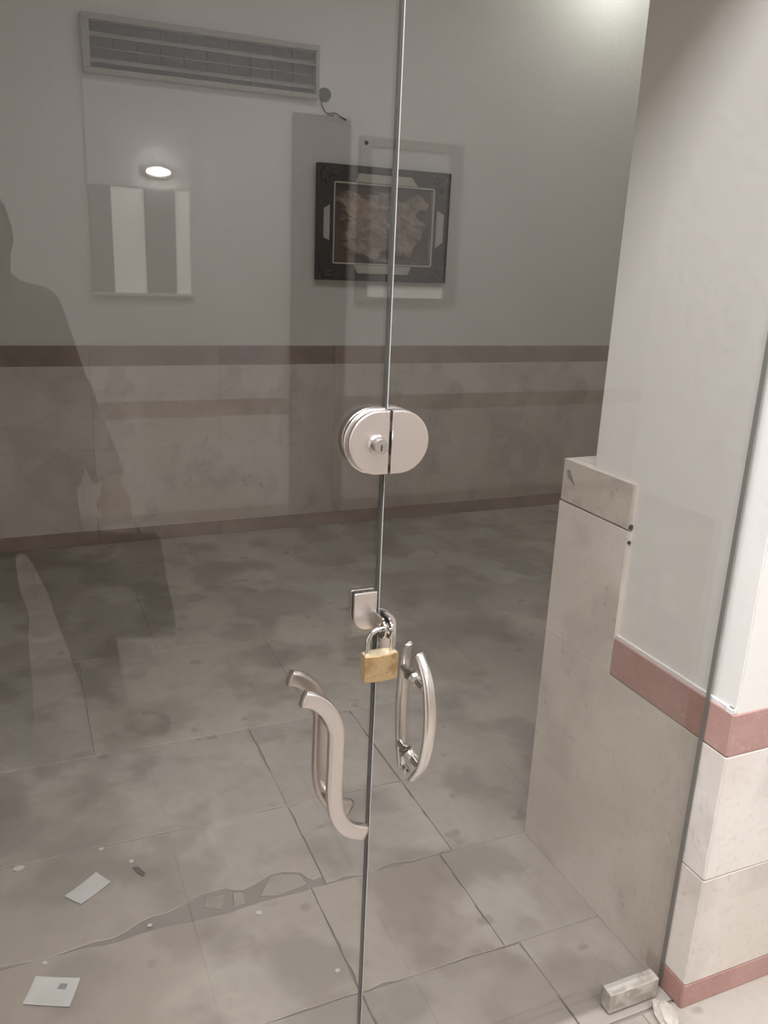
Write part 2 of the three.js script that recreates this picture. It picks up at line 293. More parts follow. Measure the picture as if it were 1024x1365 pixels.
const cylr = part(lockL, 'key_cylinder', cyl(0.0105, 0.012, 'z', 0.4545, LY - 0.002, ZT + 0.029, 36), M.steel);
part(lockL, 'keyhole', box(0.4535, 0.4555, LY - 0.0075, LY + 0.001, ZT + 0.0345, ZT + 0.0355), M.dark);
part(door2, 'lock_keeper', extrude(dShape(SEAM + 0.0022, 0.5345, LY, LR), 0.019, 0.002, ZT, 48), M.satin);
part(door2, 'lock_keeper', extrude(dShape(SEAM + 0.0022, 0.5345, LY, LR), 0.018, 0.002, -ZT - 0.018, 48), M.satin);
for (const dy of [0.022, -0.026]) part(door1, 'latch_bolt', box(SEAM - 0.004, SEAM + 0.005, LY + dy - 0.007, LY + dy + 0.007, 0.008, 0.018), M.steel);

// padlock hasp: a clamp plate with a holed lug on each leaf
function plateL(x0, x1, y0, y1, R) { const s = new THREE.Shape(); s.moveTo(x1, y0); s.lineTo(x1, y1); s.lineTo(x0 + 0.003, y1); s.quadraticCurveTo(x0, y1, x0, y1 - 0.003); s.lineTo(x0, y0 + R); s.absarc(x0 + R, y0 + R, R, Math.PI, Math.PI * 1.5, false); s.closePath(); return s; }
function plateR(x0, x1, y0, y1, R) { const s = new THREE.Shape(); s.moveTo(x0, y0); s.lineTo(x1, y0); s.lineTo(x1, y1 - R); s.absarc(x1 - R, y1 - R, R, 0, Math.PI / 2, false); s.lineTo(x0, y1); s.closePath(); return s; }
function lug(x, w, y, zc, R, hole) {                          // plate in the y-z plane with a rounded end and a hole
  const s = new THREE.Shape(); s.moveTo(ZT, y - R); s.lineTo(zc, y - R); s.absarc(zc, y, R, -Math.PI / 2, Math.PI / 2, false); s.lineTo(ZT, y + R); s.closePath();
  const h = new THREE.Path(); h.absarc(zc, y, hole, 0, 2 * Math.PI, true); s.holes.push(h);
  const g = extrude(s, w, 0.0008, 0); g.rotateY(-Math.PI / 2); g.translate(x + w, 0, 0); return g;
}
const HY = 0.975, HZ = 0.041;
const hp1 = part(door1, 'hasp_plate', extrude(plateL(0.434, SEAM - 0.004, 0.963, 1.0225, 0.022), 0.005, 0.001, ZT), M.satin);
part(door1, 'hasp_plate', extrude(plateL(0.434, SEAM - 0.004, 0.963, 1.0225, 0.022), 0.005, 0.001, -ZT - 0.005), M.satin);
part(hp1, 'hasp_lug', lug(SEAM - 0.0078, 0.0038, HY, HZ - 0.006, 0.0165, 0.0072), M.steel);
const hp2 = part(door2, 'hasp_plate', extrude(plateR(SEAM + 0.0035, 0.5045, 0.927, 0.987, 0.024), 0.005, 0.001, ZT), M.satin);
part(door2, 'hasp_plate', extrude(plateR(SEAM + 0.0035, 0.5045, 0.927, 0.987, 0.024), 0.005, 0.001, -ZT - 0.005), M.satin);
part(hp2, 'hasp_lug', lug(SEAM + 0.003, 0.0038, HY - 0.001, HZ - 0.006, 0.0165, 0.0072), M.steel);

// S shaped pull handle, one bar on each side of the left leaf
const SZ = 0.034, sPts = [[0.348, 0.8785], [0.3665, 0.8715], [0.387, 0.851], [0.4, 0.8215], [0.4015, 0.77], [0.4015, 0.695], [0.4085, 0.660], [0.426, 0.634], [0.4555, 0.6195]];
for (const s of [1, -1]) {
  const h = part(door1, 'pull_handle', sweptBar(sPts.map(([x, y]) => [x, y, s * SZ]), 0.0128, 0.0085, 90, 24, () => 1, 4), M.satin);
  for (const [x, y] of [[0.4005, 0.81], [0.407, 0.668]]) part(h, 'standoff', cyl(0.0075, SZ - ZT - 0.002, 'z', x, y, s * (ZT + (SZ - ZT - 0.004) / 2), 24), M.chrome);
}
// bowed pull handle on the right leaf
for (const s of [1, -1]) {
  const bow = [[0.541, 0.914, 0.019], [0.547, 0.88, 0.0395], [0.5495, 0.845, 0.0485], [0.5505, 0.8, 0.0525], [0.5495, 0.755, 0.0485], [0.547, 0.72, 0.0395], [0.541, 0.686, 0.019]];
  const h = part(door2, 'pull_handle', sweptBar(bow.map(([x, y, z]) => [x, y, s * z]), 0.0104, 0.0068, 80, 24, t => 0.66 + 0.34 * Math.sin(Math.PI * t) ** 0.7, 2.4), M.chrome);
  for (const y of [0.862, 0.722]) {
    part(h, 'standoff', cyl(0.0062, 0.031, 'z', 0.544, y, s * (ZT + 0.0185), 24), M.chrome);
    part(h, 'rosette', cyl(0.0115, 0.007, 'z', 0.544, y, s * (ZT + 0.0035), 32, s > 0 ? 0.0095 : 0.0115), M.chrome);
  }
  if (s > 0) {
    part(h, 'fixing_bolt', cyl(0.006, 0.01, 'z', 0.5345, 0.703, ZT + 0.005, 20), M.chrome);
    part(h, 'bolt_socket', cyl(0.0022, 0.0012, 'z', 0.5345, 0.703, ZT + 0.0102, 6), M.dark);
  }
}
// bottom patch fitting at the hinge side
part(door2, 'patch_fitting', merge([box(1.034, 1.161, 0.006, 0.055, -0.007, 0.023, 0.003, 2), box(1.04, 1.156, 0.002, 0.012, -0.006, 0.018)]), M.aluminium);

// ------------------------------------------------------------------ padlock
const pad = thing('padlock', 'brass padlock with a steel shackle hanging through the hasp between the two glass doors', 'padlock', [0.4645, 0.896, HZ]);
{
  const s = new THREE.Shape(), w = 0.0268, t0 = 0.0085, t1 = 0.0125;
  s.moveTo(-w, -t0); s.quadraticCurveTo(0, -2 * t1 + t0, w, -t0); s.lineTo(w, t0); s.quadraticCurveTo(0, 2 * t1 - t0, -w, t0); s.closePath();
  const g = extrude(s, 0.0425, 0.0012, 0); g.rotateX(-Math.PI / 2);
  const b = part(pad, 'body', boxUV(g), M.brass);
  part(b, 'top_plate', (() => { const q = new THREE.Shape(), e = 0.0016; q.moveTo(-w + e, -t0 + e); q.quadraticCurveTo(0, -2 * t1 + t0 + e, w - e, -t0 + e); q.lineTo(w - e, t0 - e); q.quadraticCurveTo(0, 2 * t1 - t0 - e, -w + e, t0 - e); q.closePath(); const k = new THREE.ExtrudeGeometry(q, { depth: 0.0006, bevelEnabled: false, curveSegments: 20 }); k.rotateX(-Math.PI / 2); k.translate(0, 0.0422, 0); return k; })(), M.brassTop);
  const sh = []; for (let i = 0; i <= 16; i++) { const a = Math.PI * (1 - i / 16); sh.push([Math.cos(a) * 0.0198, 0.0605 + Math.sin(a) * 0.0198, 0]); }
  part(pad, 'shackle', tube([[-0.0198, 0.036, 0], [-0.0198, 0.048, 0], ...sh, [0.0198, 0.048, 0], [0.0198, 0.036, 0]], 0.0037, 60, 14), M.steel);
}

// ------------------------------------------------------------------ back wall furniture: air grille, cable, framed relief, lamp
{
  const g = thing('air_grille', 'long air conditioning grille with pale louvres high on the back wall', 'air vent', [0, 0, ROOM.z - 0.014]);
  const fm = new THREE.MeshStandardMaterial({ color: 0xa59c91, roughness: 0.6 }), bl = new THREE.MeshStandardMaterial({ color: 0x8d857b, roughness: 0.5 }), dk = new THREE.MeshStandardMaterial({ color: 0x221d1a, roughness: 0.8 });
  const X0 = 0.378, X1 = 1.493, Y0 = 2.244, Y1 = 2.486, x0 = 0.412, x1 = 1.473, y0 = 2.268, y1 = 2.459, D = 0.05;
  for (const b of [[X0, X1, y1, Y1], [X0, X1, Y0, y0], [X0, x0, y0, y1], [x1, X1, y0, y1]]) part(g, 'frame_rail', box(...b, 0, D, 0.004, 2), fm);
  part(g, 'back_panel', box(x0, x1, y0, y1, 0, 0.004), dk);
  for (const y of [2.405, 2.30]) {
    const s = sweptBar([[x0, y, 0.034], [(x0 + x1) / 2, y, 0.034], [x1, y, 0.034]], 0.0125, 0.004, 2, 20, () => 1, 2.2, new THREE.Vector3(0, 0.55, 0.84)); part(g, 'louvre', s, bl);
  }
  for (const y of [2.352]) part(g, 'rod', cyl(0.0022, x1 - x0, 'x', (x0 + x1) / 2, y, 0.03, 10), bl);
  for (let i = 1; i < 10; i++) { const x = x0 + (x1 - x0) * i / 10; part(g, 'fin', box(x - 0.001, x + 0.001, y0, y1, 0.004, 0.016), dk); }
}
{
  const dk = new THREE.MeshStandardMaterial({ color: 0x3a332f, roughness: 0.7 });
  const k = thing('cable_box', 'small round dark cable outlet with dangling wire right of the air grille', 'cable outlet', [1.535, 2.276, ROOM.z - 0.014]);
  part(k, 'cover', (() => { const s = cyl(0.034, 0.02, 'z', 0, 0, 0.01, 28, 0.03); return s; })(), dk);
  part(k, 'wire', tube([[-0.022, -0.015, 0.008], [-0.008, -0.06, 0.006], [0.015, -0.083, 0.006], [0.06, -0.078, 0.006], [0.09, -0.095, 0.012], [0.115, -0.108, 0.02]], 0.0035, 40, 8), dk);
  part(k, 'wire', tube([[0.015, -0.083, 0.006], [0.035, -0.092, 0.01], [0.055, -0.085, 0.008]], 0.003, 16, 8), dk);
  const m1 = mesh('wall_plug', cyl(0.011, 0.012, 'z', 1.773, 2.074, ROOM.z - 0.008, 12, 0.007), dk, scene); m1.userData = { label: 'tiny dark wall plug above the framed relief', category: 'wall plug' };
}
{
  const X0 = 1.497, X1 = 2.262, Y0 = 1.378, Y1 = 1.956, Z = ROOM.z - 0.014;
  const a = thing('framed_relief', 'framed carved relief with dark wooden frame and pale inset panels on the back wall', 'picture', [0, 0, Z]);
  const wood = new THREE.MeshStandardMaterial({ map: texture(256, (u, v) => mixc(hexc(0x382c25), hexc(0x231a16), fbm(u * 1, v, 6, 5, 131)), 0.5), roughness: 0.5 });
  const inset = new THREE.MeshStandardMaterial({ color: 0xb8afa2, roughness: 0.6 }), mat = new THREE.MeshStandardMaterial({ map: texture(256, (u, v) => mixc(hexc(0x6b5647), hexc(0x544136), fbm(u, v, 5, 5, 137)), 0.4), roughness: 0.75 });
  const w = 0.088, miter = (pts, d) => boxUV(extrude(poly(pts), d, 0.004, 0));
  const x0 = X0 + w, x1 = X1 - w - 0.015, y0 = Y0 + w, y1 = Y1 - w;
  for (const p of [[[X0, Y1], [X0, Y0], [x0, y0], [x0, y1]], [[X0, Y0], [X1, Y0], [x1, y0], [x0, y0]], [[X1, Y0], [X1, Y1], [x1, y1], [x1, y0]], [[X1, Y1], [X0, Y1], [x0, y1], [x1, y1]]]) part(a, 'frame_rail', miter(p, 0.045), wood);
  part(a, 'backing', box(x0 - 0.01, x1 + 0.01, y0 - 0.01, y1 + 0.01, 0.002, 0.018), mat);
  const cx = (x0 + x1) / 2, cy = (y0 + y1) / 2;
  for (const p of [[[cx - 0.155, Y1 - 0.038], [cx - 0.17, y1 + 0.006], [cx + 0.19, y1 + 0.006], [cx + 0.15, Y1 - 0.038]], [[cx - 0.17, y0 - 0.006], [cx - 0.15, Y0 + 0.038], [cx + 0.15, Y0 + 0.038], [cx + 0.17, y0 - 0.006]],
    [[X0 + 0.03, cy - 0.075], [X0 + 0.064, cy - 0.09], [X0 + 0.064, cy + 0.09], [X0 + 0.03, cy + 0.07]], [[X1 - 0.036, cy - 0.07], [X1 - 0.036, cy + 0.075], [X1 - 0.08, cy + 0.095], [X1 - 0.08, cy - 0.105]]]) part(a, 'inset_panel', miter(p, 0.052), inset);
  for (const b of [[x0 - 0.004, x0 + 0.004, y0, y1], [x1 - 0.006, x1 + 0.006, y0, y1], [x0, x1, y1 - 0.004, y1 + 0.004], [x0, x1, y0 - 0.004, y0 + 0.004]]) part(a, 'fillet', box(...b, 0.02, 0.051, 0.002), inset);
  for (const [sx, sy] of [[0, 0], [1, 0], [0, 1], [1, 1]]) {       // carved leaves in the corners
    const gs = []; for (let i = 0; i < 5; i++) { const an = i / 4 * Math.PI / 2, L = 0.055 + 0.018 * (i % 2), q = new THREE.SphereGeometry(1, 10, 6); q.scale(L * 0.6, 0.013, 0.01); q.rotateZ(an); q.translate(Math.cos(an) * L * 0.7, Math.sin(an) * L * 0.7, 0); gs.push(q); }
    const g = merge(gs); g.rotateZ([0, Math.PI / 2, -Math.PI / 2, Math.PI][sx + 2 * sy]); g.translate(sx ? X1 - 0.022 : X0 + 0.022, sy ? Y1 - 0.022 : Y0 + 0.022, 0.046); part(a, 'corner_carving', g, wood);
  }
  // carved figure group: one high relief with an uneven outline
  const NX = 110, NY = 80, pos = [], idx = [], uv = [], RX0 = 1.6, RX1 = 2.14, RY0 = 1.475, RY1 = 1.835;
  for (let j = 0; j <= NY; j++) for (let i = 0; i <= NX; i++) {
    const u = i / NX, v = j / NY, e = Math.max(Math.abs(u - 0.5) * 2, Math.abs(v - 0.5) * 2), r = e + 0.75 * (fbm(u, v, 7, 4, 151) - 0.5), k = 1 - sst(0.72, 0.84, r);
    const n = Math.abs(fbm(u * 1.2, v, 7, 4, 157) - 0.5) * 2, b = fbm(u, v, 16, 3, 163);
    pos.push(RX0 + u * (RX1 - RX0), RY0 + v * (RY1 - RY0), 0.014 + k * (0.008 + 0.026 * (1 - n) + 0.016 * b)); uv.push(u * 0.4, v * 0.3);
    if (i < NX && j < NY) { const q = j * (NX + 1) + i; idx.push(q, q + 1, q + NX + 1, q + 1, q + NX + 2, q + NX + 1); }
  }
  const g = new THREE.BufferGeometry(); g.setAttribute('position', new THREE.Float32BufferAttribute(pos, 3)); g.setAttribute('uv', new THREE.Float32BufferAttribute(uv, 2)); g.setIndex(idx); g.computeVertexNormals();
  part(a, 'carved_relief', g, new THREE.MeshStandardMaterial({ map: texture(256, (u, v) => mixc(hexc(0xb09c89), hexc(0x6f5d4f), fbm(u, v, 10, 4, 167)), 0.4), roughness: 0.7 }));
}
{
  const l = thing('pendant_lamp', 'round white pendant lamp near the back wall at upper right, casting a glow on it', 'lamp', [ROOM_LAMP.x, ROOM_LAMP.y, ROOM_LAMP.z]);
  const wm = new THREE.MeshStandardMaterial({ color: 0xd8d6d0, roughness: 0.5 });
  part(l, 'stem', cyl(0.008, ROOM.h - ROOM_LAMP.y - 0.05, 'y', 0, (ROOM.h - ROOM_LAMP.y + 0.05) / 2, 0, 12), wm); part(l, 'rose', cyl(0.045, 0.02, 'y', 0, ROOM.h - ROOM_LAMP.y - 0.01, 0, 28), wm);
  part(l, 'globe', new THREE.SphereGeometry(0.06, 28, 20), new THREE.MeshStandardMaterial({ color: 0xffffff, emissive: 0xfff8ee, emissiveIntensity: 1.2, roughness: 0.4 }));
  const p = new THREE.PointLight(new THREE.Color().setRGB(0.95, 1, 1), ROOM_LAMP.power, 0, 2); p.position.set(ROOM_LAMP.x, ROOM_LAMP.y, ROOM_LAMP.z); p.castShadow = true; p.shadow.radius = 3; scene.add(p);
}

// ------------------------------------------------------------------ hall: what the glass mirrors
for (const [key, p] of Object.entries(PANEL).filter(e => e[1].w)) {
  const l = thing('ceiling_panel', { a: 'flat white hall ceiling light panel nearer to the glass doors', b: 'flat white hall ceiling light panel farther from the glass doors', c: 'added unseen fill light panel that lifts the dark parts of the locked room' }[key], 'ceiling light', [p.x, PANEL.y, p.z]);
  part(l, 'housing', box(-p.w / 2 - 0.02, p.w / 2 + 0.02, 0.0, (key === 'c' ? ROOM.h : HALL.h) - PANEL.y, -p.d / 2 - 0.02, p.d / 2 + 0.02, 0.004), new THREE.MeshStandardMaterial({ color: 0xdddddd, roughness: 0.5 }));
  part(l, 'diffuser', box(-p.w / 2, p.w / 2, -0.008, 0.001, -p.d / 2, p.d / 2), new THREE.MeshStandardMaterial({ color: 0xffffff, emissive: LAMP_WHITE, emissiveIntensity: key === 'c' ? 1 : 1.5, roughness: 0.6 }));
}
{
  const Z = HALL.z, grey = new THREE.MeshStandardMaterial({ color: 0xb3b1ad, roughness: 0.6 }), pale = new THREE.MeshStandardMaterial({ color: 0xd9d6d0, roughness: 0.7 });
  const bar = new THREE.MeshStandardMaterial({ color: 0x97948f, roughness: 0.6 });
  const lit = new THREE.MeshStandardMaterial({ color: 0xf2f0e8, emissive: 0xfffaf0, emissiveIntensity: 1.0, roughness: 0.4 });
  const w = struct('window_1');
  part(w, 'window_frame', box(0.392, 0.908, 1.258, 1.276, Z - 0.035, Z, 0.004), pale); part(w, 'shutter_box', box(0.392, 0.908, 1.79, 2.25, Z - 0.02, Z, 0.004), pale);
  part(w, 'shutter', box(0.395, 0.5, 1.276, 1.79, Z - 0.03, Z, 0.004), bar); part(w, 'shutter', box(0.662, 0.815, 1.276, 1.79, Z - 0.03, Z, 0.004), bar);
  part(w, 'lit_pane', box(0.5, 0.662, 1.276, 1.79, Z - 0.012, Z), lit); part(w, 'lit_pane', box(0.815, 0.89, 1.276, 1.79, Z - 0.012, Z), lit); part(w, 'window_frame', box(0.89, 0.908, 1.276, 1.79, Z - 0.035, Z, 0.004), pale);
  const b = thing('bulkhead_lamp', 'small oval bulkhead lamp above the striped window, a white spot mirrored in the glass', 'lamp', [0.735, 1.87, Z]);
  part(b, 'base', (() => { const g = cyl(0.06, 0.014, 'z', 0, 0, -0.007 - 0.02, 32); g.scale(1.15, 0.5, 1); return g; })(), pale);
  part(b, 'lens', (() => { const g = new THREE.SphereGeometry(1, 28, 16); g.scale(0.062, 0.022, 0.02); g.translate(0, 0, -0.04); return g; })(), new THREE.MeshStandardMaterial({ color: 0xffffff, emissive: 0xffffff, emissiveIntensity: 14, roughness: 0.4 }));
  const bp = new THREE.PointLight(0xffffff, 0.25, 0, 2); bp.position.set(0.735, 1.87, Z - 0.075); bp.castShadow = true; bp.shadow.radius = 1; scene.add(bp);
  const d = struct('door_3', 'narrow dark door in the wall behind the photographer');
  const dk = new THREE.MeshStandardMaterial({ color: 0x4a4744, roughness: 0.55 });
  part(d, 'door_leaf', box(1.462, 1.742, 0.005, 2.19, Z - 0.04, Z - 0.016, 0.003), dk);
  for (const q of [[1.442, 1.462, 0, 2.215], [1.742, 1.762, 0, 2.215], [1.462, 1.742, 2.19, 2.215]]) part(d, 'door_frame', box(...q, Z - 0.05, Z - 0.01, 0.003), dk);
  part(d, 'door_handle', tube([[1.715, 1.02, Z - 0.04], [1.715, 1.02, Z - 0.075], [1.69, 1.02, Z - 0.08], [1.62, 1.02, Z - 0.08]], 0.008, 24, 10), M.steel);
  const n = struct('added_window_2');  // added in place of a notice board so its pale strip can glow
  for (const q of [[1.83, 1.9, 1.25, 2.14], [2.392, 2.472, 1.25, 2.14], [1.9, 2.392, 2.09, 2.14], [1.9, 2.392, 1.25, 1.281]]) part(n, 'window_frame', box(...q, Z - 0.03, Z, 0.003), bar);
  part(n, 'added_blind', box(1.9, 2.392, 1.347, 2.09, Z - 0.016, Z), pale);
  part(n, 'lit_pane', box(1.9, 2.392, 1.281, 1.347, Z - 0.01, Z), lit);  // glow added to brighten the strip of the board
}

// ------------------------------------------------------------------ litter on the floor
function scrap(pts, curl, th = 0.0008) {                      // thin sheet with a slight curl, real thickness
  const N = 10, [a, b, c, d] = pts, pos = [], idx = [];
  for (const s of [1, 0]) for (let j = 0; j <= N; j++) for (let i = 0; i <= N; i++) {
    const u = i / N, v = j / N, x = (1 - v) * ((1 - u) * a[0] + u * b[0]) + v * ((1 - u) * d[0] + u * c[0]), z = (1 - v) * ((1 - u) * a[1] + u * b[1]) + v * ((1 - u) * d[1] + u * c[1]);
    pos.push(x, s * th + 0.0004 + curl * ((u - 0.5) ** 2 * 4 * 0.6 + (v - 0.4) ** 2), z);
  }
  const K = (N + 1) ** 2;
  for (let j = 0; j < N; j++) for (let i = 0; i < N; i++) { const q = j * (N + 1) + i; idx.push(q, q + 1, q + N + 1, q + 1, q + N + 2, q + N + 1, K + q, K + q + N + 1, K + q + 1, K + q + 1, K + q + N + 1, K + q + N + 2); }
  const rim = []; for (let i = 0; i < N; i++) rim.push(i); for (let j = 0; j < N; j++) rim.push(j * (N + 1) + N); for (let i = N; i > 0; i--) rim.push(N * (N + 1) + i); for (let j = N; j > 0; j--) rim.push(j * (N + 1));
  rim.forEach((q, i) => { const r = rim[(i + 1) % rim.length]; idx.push(q, K + q, r, r, K + q, K + r); });
  const g = new THREE.BufferGeometry(); g.setAttribute('position', new THREE.Float32BufferAttribute(pos, 3)); g.setIndex(idx); outward(g); return boxUV(g);
}
{
  const paper = new THREE.MeshStandardMaterial({ map: texture(128, (u, v) => mixc(hexc(0xcfcdc8), hexc(0xbebbb4), fbm(u, v, 5, 4, 181)), 0.2), roughness: 0.8 });
  const p1 = mesh('paper_scrap', scrap([[0.008, -0.728], [0.086, -0.787], [0.116, -0.739], [0.043, -0.686]], 0.004), paper, scene); p1.userData = { label: 'slanted pale paper scrap on the floor, the one farther from the glass door', category: 'paper' };
  const p2 = thing('paper_scrap', 'pale paper scrap with a small grey mark, the one nearest the glass door', 'paper', [0, 0, 0]);
  part(p2, 'sheet', scrap([[-0.089, -0.439], [-0.062, -0.503], [0.025, -0.464], [-0.001, -0.397]], 0.004), paper);
  part(p2, 'grey_mark', scrap([[-0.022, -0.455], [-0.014, -0.466], [0.0, -0.46], [-0.006, -0.447]], 0, 0.0006).translate(0, 0.0016, 0), new THREE.MeshStandardMaterial({ color: 0x85898a, roughness: 0.8 }));
  const flake = (label, pts, m, h) => { const g = boxUV(extrude(poly(pts.map(([x, z]) => [x, -z])), h, h * 0.2, 0)); g.rotateX(-Math.PI / 2); g.translate(0, 0.0004, 0); const o = mesh('flake', g, m, scene); o.userData = { label, category: 'flake', group: 'crumbs of plaster on the floor' }; };
  const wf = new THREE.MeshStandardMaterial({ color: 0xcac6be, roughness: 0.9 }), df = new THREE.MeshStandardMaterial({ color: 0x58504a, roughness: 0.9 });
  const blob = (x, z, r, n = 7) => Array.from({ length: n }, (_, i) => { const a = -i / n * 2 * Math.PI, k = r * rr(0.6, 1.25); return [x + Math.cos(a) * k * 1.3, z + Math.sin(a) * k]; }).reverse();
  flake('pale plaster crumb at far left on the floor', blob(-0.093, -0.87, 0.011), wf, 0.004);
  flake('small pale crumb beyond the farther paper scrap', blob(0.105, -0.873, 0.0055), wf, 0.003);
  flake('small pale flake right of the farther paper scrap', blob(0.172, -0.80, 0.006), wf, 0.003);
  flake('dark twig of dirt right of the farther paper scrap', [[0.172, -0.775], [0.186, -0.772], [0.199, -0.742], [0.192, -0.733], [0.180, -0.751]].reverse(), df, 0.003);
  flake('tiny pale crumb above the nearer paper scrap', blob(-0.043, -0.535, 0.005), wf, 0.003);
  flake('tiny pale crumb in the broken tile joint', blob(0.183, -0.565, 0.005), wf, 0.003);
  flake('pale crumb in the tile joint near the door seam', blob(0.43, -0.515, 0.006), wf, 0.003);
  flake('pale crumb beside the door seam at the bottom', blob(0.545, -0.29, 0.006), wf, 0.003);
  // lump of mortar by the jamb, outside the door
  const lump = new THREE.IcosahedronGeometry(1, 4), lp = lump.attributes.position;
  for (let i = 0; i < lp.count; i++) { const x = lp.getX(i), y = lp.getY(i), z = lp.getZ(i), k = 1 + 0.9 * (fbm(x * 0.25 + 0.5, y * 0.25 + z * 0.11 + 0.5, 6, 3, 191) - 0.5); lp.setXYZ(i, x * k * 0.021, Math.max(-0.55, y) * k * 0.016 + 0.009, z * k * 0.036); }
  lump.rotateY(-0.25); lump.computeVertexNormals(); lump.translate(1.146, 0.0004, 0.069);
  const lm = mesh('mortar_lump', boxUV(lump), new THREE.MeshStandardMaterial({ map: texture(128, (u, v) => mixc(hexc(0xcfc7bc), hexc(0xa59a8d), fbm(u, v, 8, 4, 197)), 0.1), roughness: 0.95 }), scene); lm.userData = { label: 'pale lump of mortar on the floor at the foot of the door jamb', category: 'rubble' };
}

// ------------------------------------------------------------------ the photographer, mirrored in the left leaf
const smin = (a, b, k) => { const h = Math.max(k - Math.abs(a - b), 0) / k; return Math.min(a, b) - h * h * k * 0.25; };
function cap(p, a, b, ra, rb) {                               // distance to a tapered capsule
  const bx = b[0] - a[0], by = b[1] - a[1], bz = b[2] - a[2], px = p[0] - a[0], py = p[1] - a[1], pz = p[2] - a[2];
  const t = Math.max(0, Math.min(1, (px * bx + py * by + pz * bz) / (bx * bx + by * by + bz * bz)));
  return Math.hypot(px - bx * t, py - by * t, pz - bz * t) - (ra + (rb - ra) * t);
}
function ell(p, c, r) { const x = (p[0] - c[0]) / r[0], y = (p[1] - c[1]) / r[1], z = (p[2] - c[2]) / r[2], k = Math.hypot(x, y, z); return (k - 1) * Math.min(...r); }
function field(sdf, lo, hi, h) {                              // surface nets
  const n = [0, 1, 2].map(i => Math.ceil((hi[i] - lo[i]) / h) + 1), [nx, ny, nz] = n, F = new Float32Array(nx * ny * nz), p = [0, 0, 0];
  for (let k = 0; k < nz; k++) for (let j = 0; j < ny; j++) for (let i = 0; i < nx; i++) { p[0] = lo[0] + i * h; p[1] = lo[1] + j * h; p[2] = lo[2] + k * h; F[(k * ny + j) * nx + i] = sdf(p); }
  const id = new Int32Array(nx * ny * nz).fill(-1), pos = [], nor = [], idx = [], at = (i, j, k) => (k * ny + j) * nx + i;
  const E = [[0, 1], [2, 3], [4, 5], [6, 7], [0, 2], [1, 3], [4, 6], [5, 7], [0, 4], [1, 5], [2, 6], [3, 7]];
  for (let k = 0; k < nz - 1; k++) for (let j = 0; j < ny - 1; j++) for (let i = 0; i < nx - 1; i++) {
    const v = []; let m = 0; for (let q = 0; q < 8; q++) { const f = F[at(i + (q & 1), j + (q >> 1 & 1), k + (q >> 2))]; v.push(f); if (f < 0) m++; }
    if (m === 0 || m === 8) continue;
    let x = 0, y = 0, z = 0, c = 0;
    for (const [a, b] of E) if ((v[a] < 0) !== (v[b] < 0)) { const t = v[a] / (v[a] - v[b]); x += (a & 1) + t * ((b & 1) - (a & 1)); y += (a >> 1 & 1) + t * ((b >> 1 & 1) - (a >> 1 & 1)); z += (a >> 2) + t * ((b >> 2) - (a >> 2)); c++; }
    id[at(i, j, k)] = pos.length / 3; pos.push(lo[0] + (i + x / c) * h, lo[1] + (j + y / c) * h, lo[2] + (k + z / c) * h);
  }
  const quad = (a, b, c, d, f) => f ? idx.push(a, c, b, a, d, c) : idx.push(a, b, c, a, c, d);
  for (let k = 1; k < nz - 1; k++) for (let j = 1; j < ny - 1; j++) for (let i = 1; i < nx - 1; i++) {
    const s = F[at(i, j, k)] < 0;
    if (s !== F[at(i + 1, j, k)] < 0) quad(id[at(i, j - 1, k - 1)], id[at(i, j, k - 1)], id[at(i, j, k)], id[at(i, j - 1, k)], !s);
    if (s !== F[at(i, j + 1, k)] < 0) quad(id[at(i - 1, j, k - 1)], id[at(i - 1, j, k)], id[at(i, j, k)], id[at(i, j, k - 1)], !s);
    if (s !== F[at(i, j, k + 1)] < 0) quad(id[at(i - 1, j - 1, k)], id[at(i, j - 1, k)], id[at(i, j, k)], id[at(i - 1, j, k)], !s);
  }
  const g = new THREE.BufferGeometry(); g.setAttribute('position', new THREE.Float32BufferAttribute(pos, 3)); g.setIndex(idx);
  outward(g); const P = g.attributes.position, N = g.attributes.normal, e = h * 0.5;
  for (let i = 0; i < P.count; i++) {
    const q = [P.getX(i), P.getY(i), P.getZ(i)], d = [0, 1, 2].map(a => { const r = [...q], l = [...q]; r[a] += e; l[a] -= e; return sdf(r) - sdf(l); }), L = Math.hypot(...d) || 1; N.setXYZ(i, d[0] / L, d[1] / L, d[2] / L);
  }
  return g;
}
const sub3 = (a, b) => [a[0] - b[0], a[1] - b[1], a[2] - b[2]], add3 = (a, b, k = 1) => [a[0] + b[0] * k, a[1] + b[1] * k, a[2] + b[2] * k];
